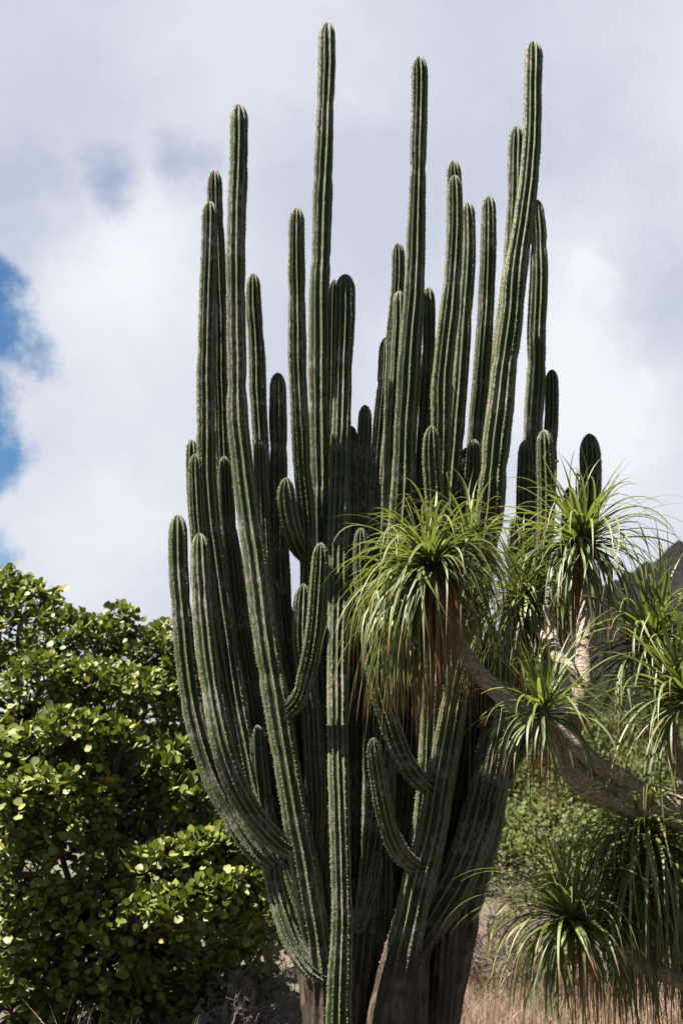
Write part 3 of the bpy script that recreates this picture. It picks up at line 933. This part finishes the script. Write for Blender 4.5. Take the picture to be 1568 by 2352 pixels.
def rosette(px, py, dep, axis, n, L, w=0.024, seed=0, grav=(1.4, 4.2), upright=0.5, dry=40, tuft=12, spread=1.0, label=None, singles=28):
    r = np.random.default_rng(500 + seed)
    c, t = at(px, py, PY + dep)
    ax = np.array(axis, float)
    ax /= np.linalg.norm(ax)
    e1 = np.cross(ax, [0.3, 1, 0.2])
    e1 /= np.linalg.norm(e1)
    e2 = np.cross(ax, e1)
    L_ = []
    # a few bundles share a direction, so that the crown breaks into locks
    for k in range(n):
        f = (k + 0.5) / n                       # 0 newest .. 1 oldest
        phi = (0.06 + (1.95 * spread) * f ** (0.55 + 0.5 * upright)) + r.normal(0, 0.10)
        az = k * 2.39996 + r.normal(0, 0.25)
        d = math.cos(phi) * ax + math.sin(phi) * (math.cos(az) * e1 + math.sin(az) * e2)
        g = grav[0] * (1 - f) + grav[1] * f
        g *= r.uniform(0.6, 1.4) * (1 + 0.3 * math.sin(2 * az + seed))
        ln = (1 + 0.16 * math.sin(az + 2 * seed)) * L * r.uniform(0.72, 1.12) * (0.72 + 0.4 * min(1, f * 3))
        p0 = c + ax * (0.10 * (1 - f) - 0.05) + (d - ax * d.dot(ax)) * 0.03
        V, tt = strap(p0, d, ln, w * r.uniform(0.75, 1.15), g, r, curl=1.9, stiff=0.12)
        age = np.clip(f * 0.9 + r.normal(0, 0.10), 0, 0.9)
        L_.append((V, tt, age, r.uniform()))
    for k in range(dry):
        az = r.uniform(0, 6.283)
        d = -0.25 * ax + (math.cos(az) * e1 + math.sin(az) * e2) * r.uniform(0.3, 1.0) + np.array([0, 0, -0.35])
        p0 = c - ax * r.uniform(0.03, 0.16) + (math.cos(az) * e1 + math.sin(az) * e2) * 0.03
        V, tt = strap(p0, d, L * r.uniform(0.6, 1.1), w * r.uniform(0.3, 0.6), 9.0, r, curl=2.5, stiff=0.8)
        L_.append((V, tt, 1.0, r.uniform()))
    # the leaves that show best become objects of their own
    score = []
    for k, (V, tt, age, rn) in enumerate(L_):
        mid = V.reshape(LEAFN, 3, 3)[:, 1]
        facing = -(mid[6, 1] - c[1])
        score.append(facing + (0.25 if age < 0.6 else 0) - (1 if age > 0.95 else 0))
    order = np.argsort(-np.array(score))
    single = set(order[:singles].tolist())
    a = Acc()
    for k, (V, tt, age, rn) in enumerate(L_):
        if k in single:
            continue
        a.add(V, quads=STRAP_Q, age=age, along=np.repeat(tt, 3), rnd=rn)
    ro = link('leaf_rosette', a.mesh('leaf_rosette', M_PALM), palm, kind='stuff', label=label)
    for k in sorted(single):
        V, tt, age, rn = L_[k]
        b = Acc()
        b.add(V, quads=STRAP_Q, age=age, along=np.repeat(tt, 3), rnd=rn)
        link('leaf', b.mesh('leaf', M_PALM), ro)
    return ro


rosette(985, 1295, -0.35, (-0.6, 0.05, 0.85), 240, 0.88, 0.030, 1, (3.2, 5.2), 0.0, 80, label='wide arching rosette draped in front of the cactus')
rosette(1070, 1235, -0.15, (0.30, -0.1, 1), 64, 0.60, 0.026, 14, (2.0, 4.5), 0.2, 6, singles=10)
rosette(958, 1385, 0.0, (-0.4, -0.3, 0.4), 130, 0.85, 0.030, 2, (5.5, 9.0), 0.0, 80, singles=18)
rosette(1335, 1245, 0.3, (-0.1, -0.15, 1), 210, 0.80, 0.031, 3, (1.5, 6.5), 0.3, 60, label='topmost rosette with a green upright tuft')
rosette(1203, 1370, 0.5, (-0.35, -0.5, 0.8), 130, 0.75, 0.030, 4, (1.8, 6.0), 0.2, 80)
rosette(1246, 1632, -0.58, (-0.15, -0.3, 1), 90, 0.62, 0.031, 5, (0.6, 6.5), 0.5, 30, label='bright spiky rosette on a short side branch')
rosette(1500, 1470, 0.1, (-0.1, -0.2, 1), 170, 0.80, 0.031, 6, (0.8, 4.5), 0.4, 50)
rosette(1578, 1600, -0.3, (-0.35, -0.2, 1), 130, 0.80, 0.032, 7, (1.0, 4.0), 0.4, 24, spread=0.85)
rosette(1310, 2112, -0.1, (-0.45, -0.2, 1), 200, 0.80, 0.032, 8, (0.7, 7.5), 0.4, 50, label='low rosette with stiff leaves above a hanging skirt')
rosette(1485, 1920, 0.05, (-0.2, -0.3, 0.8), 200, 0.88, 0.032, 9, (3.0, 7.5), 0.0, 70, label='shaded rosette hanging beneath the thick limb')
rosette(1545, 2040, 0.25, (-0.2, -0.2, 0.9), 190, 0.95, 0.032, 10, (3.0, 7.5), 0.0, 70)
rosette(1430, 2070, 0.35, (-0.3, -0.1, 0.9), 150, 0.88, 0.030, 11, (1.8, 7.0), 0.2, 60)
limb('branch', [(1440, 2085, 20, 0.35), (1480, 2100, 24, 0.32), (1580, 2130, 30, 0.25), (1720, 2150, 38, 0.15), (1800, 2200, 44, 0.12)], 8, None, 15)
limb('branch', [(1075, 1240, 16, -0.1), (1070, 1300, 20, -0.12), (1045, 1400, 22, -0.2), (1046, 1450, 22, -0.26)], 8, None, 16)

# ------------------------------------------------------------------ the broad-leaved tree on the left
LEAF_SHAPE = np.array([[0, 0, 0], [0.30, 0.30, 0.05], [0.46, 0.68, 0.05], [0.26, 0.97, 0.0], [-0.26, 0.97, 0.0], [-0.46, 0.68, 0.05], [-0.30, 0.30, 0.05], [0, 0.55, -0.04]])
LEAF_T = np.array([[0, 1, 7], [1, 2, 7], [2, 3, 7], [3, 4, 7], [4, 5, 7], [5, 6, 7], [6, 0, 7]])


def place_leaves(shape, tris, P, D, U, size):
    """instance one leaf outline at P, pointing along D, upper face U"""
    D = D / (np.linalg.norm(D, axis=1)[:, None] + 1e-9)
    X = np.cross(D, U)
    X /= np.linalg.norm(X, axis=1)[:, None] + 1e-9
    Z = np.cross(X, D)
    s = size[:, None, None]
    V = P[:, None, :] + s * (shape[None, :, 0:1] * X[:, None, :] + shape[None, :, 1:2] * D[:, None, :] + shape[None, :, 2:3] * Z[:, None, :])
    k = shape.shape[0]
    T = (np.arange(len(P))[:, None, None] * k + tris[None]).reshape(-1, 3)
    return V, T


def unit(v):
    return v / (np.linalg.norm(v, axis=-1, keepdims=True) + 1e-9)


def leaf_clusters(r, centre, rad, ncl, per, size, bias=(-0.15, -0.35, 0.8), shell=0.75):
    """whorls of leaves at twig ends spread over one bough"""
    n = unit(r.normal(size=(ncl, 3)) + np.array(bias))
    dist = r.uniform(shell, 1.08, ncl) ** 1
    c = np.asarray(centre) + n * np.asarray(rad) * dist[:, None]
    P = np.repeat(c, per, 0)
    nn = np.repeat(n, per, 0)
    D = unit(nn * 0.55 + np.array([0, 0, 0.25]) + r.normal(0, 0.75, (ncl * per, 3)))
    U = unit(np.array([-0.2, -0.25, 0.9]) + 0.35 * nn + r.normal(0, 0.40, (ncl * per, 3)))
    P = P + D * size * 0.25 + r.normal(0, size * 0.35, P.shape)
    return P, D, U, size * r.uniform(0.5, 1.25, ncl * per), c


tree = root('broadleaf_tree', (-4.2, 17.5, 0), 'dense rounded tree with glossy round leaves, sunlit on top, left of the cactus', 'tree')
tr = np.random.default_rng(21)
lobes = []
# x, y, depth, radius (frame units), density
for x, y, Y, rr, dens in (
        (-70, 1480, 17.6, 110, 1), (45, 1430, 17.2, 105, 1), (140, 1490, 17.0, 95, 1), (235, 1510, 17.3, 95, 1), (330, 1535, 17.5, 85, 1), (410, 1560, 17.8, 75, 1),
        (285, 1425, 17.3, 34, 1.6), (10, 1350, 17.3, 45, 1.4), (375, 1475, 17.8, 45, 1.4), (430, 1640, 17.1, 85, 1.1), (90, 1580, 16.4, 80, 1.1),
        (200, 1590, 16.5, 85, 1.1), (320, 1615, 16.7, 85, 1.1), (520, 1750, 18.6, 100, 1), (-90, 1640, 16.9, 100, 1),
        (-60, 1760, 16.2, 120, 1), (60, 1760, 15.9, 90, 1), (165, 1720, 15.8, 95, 1), (265, 1735, 15.8, 75, 1), (110, 1850, 15.5, 95, 1), (20, 1880, 15.5, 85, 1),
        (400, 1770, 16.4, 60, 1.1), (440, 1840, 16.3, 60, 1.1), (370, 1850, 16.6, 50, 1), (215, 1850, 15.7, 60, 1),
        (250, 1990, 15.8, 70, 1), (370, 2010, 15.6, 75, 1), (460, 1985, 15.6, 70, 1.1), (545, 1960, 15.9, 65, 1.1), (590, 2040, 15.8, 75, 1.1),
        (500, 2080, 15.4, 80, 1.1), (400, 2105, 15.3, 70, 1), (300, 2110, 15.5, 65, 0.8), (80, 2010, 15.6, 70, 0.8), (150, 2110, 15.7, 80, 0.7), (20, 2150, 15.7, 80, 0.6),
        (600, 2110, 15.6, 55, 1.0), (240, 2200, 16.0, 80, 0.6), (100, 2260, 16.2, 90, 0.6), (400, 2210, 16.2, 70, 0.5),
        (560, 2200, 16.4, 70, 0.5), (30, 2330, 16.4, 110, 0.6), (190, 2320, 16.6, 100, 0.6), (330, 2310, 16.6, 100, 0.6), (470, 2300, 16.8, 100, 0.6), (590, 2310, 17.0, 80, 0.6),
        (100, 2430, 16.8, 100, 0.5), (260, 2430, 16.9, 100, 0.5), (420, 2420, 17.0, 100, 0.5), (560, 2410, 17.2, 90, 0.5)):
    p, t = at(x, y, Y)
    lobes.append((p, rr * t / F, dens))
# depth of the crown: shaded boughs behind
for x, y, Y, rr, dens in ((60, 1650, 18.6, 190, .55), (260, 1700, 18.8, 180, .55), (430, 1800, 19.0, 150, .55), (60, 1950, 17.8, 190, .55), (280, 1930, 17.9, 190, .55), (460, 2000, 18.2, 160, .55),
                          (580, 2100, 18.4, 110, .5), (100, 2200, 17.6, 190, .5), (330, 2180, 17.8, 190, .5), (520, 2210, 18.2, 120, .4), (-120, 1900, 17.5, 240, .5), (-150, 2200, 17.4, 240, .5), (150, 2380, 18.4, 160, .7), (380, 2380, 18.6, 160, .7), (570, 2360, 18.9, 120, .7), (0, 1800, 18.8, 160, .6), (180, 1800, 19.2, 180, .7), (340, 1850, 19.3, 180, .7)):
    p, t = at(x, y, Y)
    lobes.append((p, rr * t / F, dens))

P_, D_, U_, S_ = [], [], [], []
br = Acc()
base = np.array([-4.2, 17.5, 0.0])
forks = [np.array([-5.4, 17.0, 1.5]), np.array([-4.2, 17.2, 1.8]), np.array([-3.0, 17.2, 1.3]), np.array([-4.6, 18.2, 1.9]), np.array([-2.4, 17.6, 1.0])]
for k, fpt in enumerate(forks):
    b0 = base + np.array([0.25 * math.cos(k * 1.3), 0.25 * math.sin(k * 1.3), -0.15])
    C = catmull([b0, b0 * 0.5 + fpt * 0.5 + np.array([0, 0, 0.15]), fpt], 8)
    V, Q = tube(C, np.linspace(0.13, 0.075, len(C)), 9)
    br.add(V, quads=Q)
for c, rad, dens in lobes:
    ncl = int(92 * dens * (rad / 0.45) ** 2)
    P, D, U, s, cl = leaf_clusters(tr, c, np.array([rad, rad, rad * 0.85]), ncl, 8, 0.082 if c[2] > 3.6 else 0.102)
    P_.append(P); D_.append(D); U_.append(U); S_.append(s)
    fk = min(forks, key=lambda q: np.linalg.norm(q - c))
    mid = fk * 0.45 + c * 0.55 + tr.normal(0, 0.12, 3) + np.array([0, 0, -0.15])
    C = catmull([fk, mid, c], 7)
    V, Q = tube(C, np.linspace(0.05, 0.022, len(C)), 6)
    br.add(V, quads=Q)
    for q in cl[::3]:
        m = c * 0.5 + q * 0.5 + tr.normal(0, 0.04, 3)
        V, Q = tube(np.array([c, m, q]), np.array([0.012, 0.008, 0.004]), 4)
        br.add(V, quads=Q)
link('branches', br.mesh('branches', M_TWIG), tree)
P_, D_, U_, S_ = np.vstack(P_), np.vstack(D_), np.vstack(U_), np.concatenate(S_)
ok = P_[:, 2] > 0.25
P_, D_, U_, S_ = P_[ok], D_[ok], U_[ok], S_[ok]
rn = tr.uniform(size=len(P_)) * 0.88
rn[tr.uniform(size=len(P_)) < 0.022] = 1.0
# 300 of the outermost leaves turned to the viewer are objects of their own
inview = (np.abs(P_[:, 0] + 2.4) < 2.0) & (P_[:, 2] > 1.6)
score = np.where(inview, -P_[:, 1] + S_ * 12 - 0.6 * D_[:, 1] + tr.uniform(0, 1.2, len(P_)), -1e9)
pick = np.argsort(-score)[:300]
mask = np.ones(len(P_), bool)
mask[pick] = False
V, T = place_leaves(LEAF_SHAPE, LEAF_T, P_[mask], D_[mask], U_[mask], S_[mask])
link('foliage', make_mesh('foliage', V.reshape(-1, 3), [T], {'rnd': np.repeat(rn[mask], 8)}, True, M_BROAD), tree, kind='stuff')
variants = [make_mesh('leaf', LEAF_SHAPE, [LEAF_T], {'rnd': np.full(8, v)}, True, M_BROAD) for v in (0.1, 0.3, 0.5, 0.7, 0.85, 1.0)]
from mathutils import Matrix
for k in pick:
    d = Vector(D_[k]).normalized()
    x = d.cross(Vector(U_[k])).normalized()
    z = x.cross(d)
    Mx = Matrix((x, d, z)).transposed().to_4x4()
    o = bpy.data.objects.new('leaf', variants[int(k) % 5] if tr.uniform() > 0.05 else variants[5])
    COL.objects.link(o)
    o.parent = tree
    o.matrix_local = Matrix.Translation(Vector(P_[k]) - tree.location) @ Mx @ Matrix.Scale(float(S_[k]), 4)


# ------------------------------------------------------------------ shrubs on the slope behind
SMALL = np.array([[0, 0, 0], [0.32, 0.5, 0.04], [0, 1.0, 0], [-0.32, 0.5, 0.04]])
SMALL_T = np.array([[0, 1, 2], [0, 2, 3]])


def bush(x, y, w, h, seed, label, group=None, size=0.07, n=2600, name='hillside_shrub'):
    r = np.random.default_rng(seed)
    z0 = float(gh(x, y))
    ro = root(name, (x, y, z0), label, 'shrub', group)
    st_ = Acc()
    Ps, Ds, Us, Ss = [], [], [], []
    for k in range(9):
        a = r.uniform(0, 6.28)
        q = math.sqrt(r.uniform(0, 1)) * 0.75
        c = np.array([x + math.cos(a) * q * w * 0.5, y + math.sin(a) * q * w * 0.5, z0 + h * r.uniform(0.35, 0.80) * (1 - 0.35 * q)])
        rad = min(w, h) * r.uniform(0.20, 0.32)
        P, D, U, s, cl = leaf_clusters(r, c, np.array([rad, rad, rad * 0.8]), n // 72, 8, size, shell=0.3)
        P = P + r.normal(0, size * 0.6, P.shape)
        Ps.append(P); Ds.append(D); Us.append(U); Ss.append(s)
        C = catmull([np.array([x, y, z0 - 0.1]), (np.array([x, y, z0]) + c) / 2 + r.normal(0, 0.08, 3), c], 5)
        V, Q = tube(C, np.linspace(0.045, 0.012, len(C)), 5)
        st_.add(V, quads=Q)
    link('stems', st_.mesh('stems', M_TWIG), ro)
    P = np.vstack(Ps)
    V, T = place_leaves(SMALL, SMALL_T, P, np.vstack(Ds), np.vstack(Us), np.concatenate(Ss))
    tone = r.uniform(0, 0.5)
    link('crown', make_mesh('crown', V.reshape(-1, 3), [T], {'rnd': np.repeat(np.clip(tone + r.uniform(0, 0.5, len(P)), 0, 1), 4)}, True, M_HILL), ro, kind='stuff')


br_ = np.random.default_rng(5)
hill_spots = []
for Y, xs in ((25, (3.1, 4.9, 6.6)), (29, (3.0, 4.5, 6.2, 8.0)), (34, (3.6, 5.6, 7.6, 9.4)), (40, (4.2, 6.4, 8.6, 11.0)), (47, (5.0, 7.4, 10.0, 12.6)), (55, (6.0, 9.0, 12.0, 15.0)), (62, (6.8, 10.0, 13.4, 17.0))):
    for x in xs:
        hill_spots.append((x + br_.uniform(-0.5, 0.5), Y + br_.uniform(-1.5, 1.5), 2.5 + 0.025 * Y + br_.uniform(-0.4, 0.6), 2.0 + 0.012 * Y + br_.uniform(-0.3, 0.7)))
for k, (x, y, w, h) in enumerate(hill_spots):
    bush(x, y, w, h, 900 + k, 'olive green shrub on the slope behind the cactus and palm', 'shrubs on the slope', size=0.065 + 0.0016 * y, n=4200)
for k, (x, y, w, h) in enumerate(((-6.5, 24, 3.5, 3.0), (-3.2, 25, 3.5, 2.8), (-0.4, 26, 3.2, 2.0), (-1.6, 21.5, 2.2, 1.5))):
    bush(x, y, w, h, 960 + k, 'dark green shrub in shade behind the round-leaved tree', 'shrubs behind the tree', size=0.08)


def twig_bush(x, y, w, h, seed, label, nst=26, leaves=0):
    r = np.random.default_rng(seed)
    z0 = float(gh(x, y))
    ro = root('bare_shrub', (x, y, z0), label, 'shrub')
    a = Acc()
    tips = []

    def grow(p, d, ln, rad, lev):
        pts = [p]
        for _ in range(4):
            d = unit(d + r.normal(0, 0.28, 3) + np.array([0, 0, 0.05]))
            p = p + d * ln / 4
            pts.append(p)
        V, Q = tube(np.array(pts), np.linspace(rad, rad * 0.55, 5), 4)
        a.add(V, quads=Q)
        tips.append(p)
        if lev > 0:
            for q in range(3):
                j = r.integers(1, 5)
                grow(pts[j], unit(d + r.normal(0, 0.75, 3)), ln * 0.64, rad * 0.66, lev - 1)
    for k in range(nst):
        an = r.uniform(0, 6.28)
        q = math.sqrt(r.uniform()) * w * 0.42
        p = np.array([x + math.cos(an) * q, y + math.sin(an) * q, z0 - 0.05])
        d = unit(np.array([math.cos(an) * 0.5, math.sin(an) * 0.5, 1.0]) + r.normal(0, 0.25, 3))
        grow(p, d, h * r.uniform(0.4, 0.62), 0.015, 4)
    link('twigs', a.mesh('twigs', M_DRYTWIG), ro, kind='stuff')
    if leaves:
        tp = np.array(tips)
        P = tp[r.integers(0, len(tp), leaves)] + r.normal(0, 0.06, (leaves, 3))
        D = unit(r.normal(size=(leaves, 3)))
        U = unit(r.normal(0, 0.4, (leaves, 3)) + np.array([0, 0, 1]))
        V, T = place_leaves(SMALL, SMALL_T, P, D, U, r.uniform(0.03, 0.06, leaves))
        link('sparse_leaves', make_mesh('sparse_leaves', V.reshape(-1, 3), [T], {'rnd': np.repeat(r.uniform(0.3, 1, leaves), 4)}, True, M_HILL), ro, kind='stuff')


twig_bush(2.35, 20.5, 2.4, 2.0, 70, 'leafless greyish-pink shrub behind the dry grass, right of the cactus trunk', 34, 2600)
twig_bush(3.9, 21.5, 2.4, 1.5, 71, 'tangled bare shrub behind the hanging palm leaves', 26, 1800)
twig_bush(-0.75, 16.0, 1.3, 1.15, 72, 'bare grey twiggy shrub at the left foot of the cactus', 20, 60)
twig_bush(0.9, 23.0, 2.0, 1.6, 73, 'bare shrub half hidden behind the cactus trunks', 18, 500)


# ------------------------------------------------------------------ dry grass
def grass():
    r = np.random.default_rng(44)
    n = 90000
    x = r.uniform(-5.5, 7, n)
    y = r.uniform(13.2, 24, n)
    dens = 0.5 + 0.5 * np.sin(x * 1.7 + 0.6 * np.sin(y * 1.3)) * np.sin(y * 1.1 + x * 0.4)
    keep = r.uniform(size=n) < np.where(x > 0.2, 0.55 + 0.45 * dens, 0.03)
    x, y, dens = x[keep], y[keep], dens[keep]
    n = len(x)
    z = gh(x, y)
    h = r.uniform(0.22, 0.60, n) * (0.6 + 0.55 * dens)
    a = r.uniform(0, 6.283, n)
    lean = r.uniform(0.05, 1.1, n)
    dx, dy = np.cos(a) * lean * h, np.sin(a) * lean * h
    w = r.uniform(0.0012, 0.0030, n)
    b = r.uniform(0, 6.283, n)
    wx, wy = np.cos(b) * w, np.sin(b) * w
    p0 = np.stack([x - wx, y - wy, z - 0.03], 1)
    p1 = np.stack([x + wx, y + wy, z - 0.03], 1)
    p2 = np.stack([x + dx * 0.35 + wx * 0.8, y + dy * 0.35 + wy * 0.8, z + h * 0.6], 1)
    p3 = np.stack([x + dx * 0.35 - wx * 0.8, y + dy * 0.35 - wy * 0.8, z + h * 0.6], 1)
    p4 = np.stack([x + dx, y + dy, z + h], 1)
    V = np.stack([p0, p1, p2, p3, p4], 1).reshape(-1, 3)
    i = np.arange(n)[:, None] * 5
    me = make_mesh('dry_grass', V, [i + np.array([0, 1, 2, 3]), i + np.array([3, 2, 4])], {'rnd': np.repeat(r.uniform(size=n), 5)}, False, M_GRASS)
    link('dry_grass', me, kind='stuff', label='tall tan dry grass on the ground behind the cactus', cat='grass')


grass()
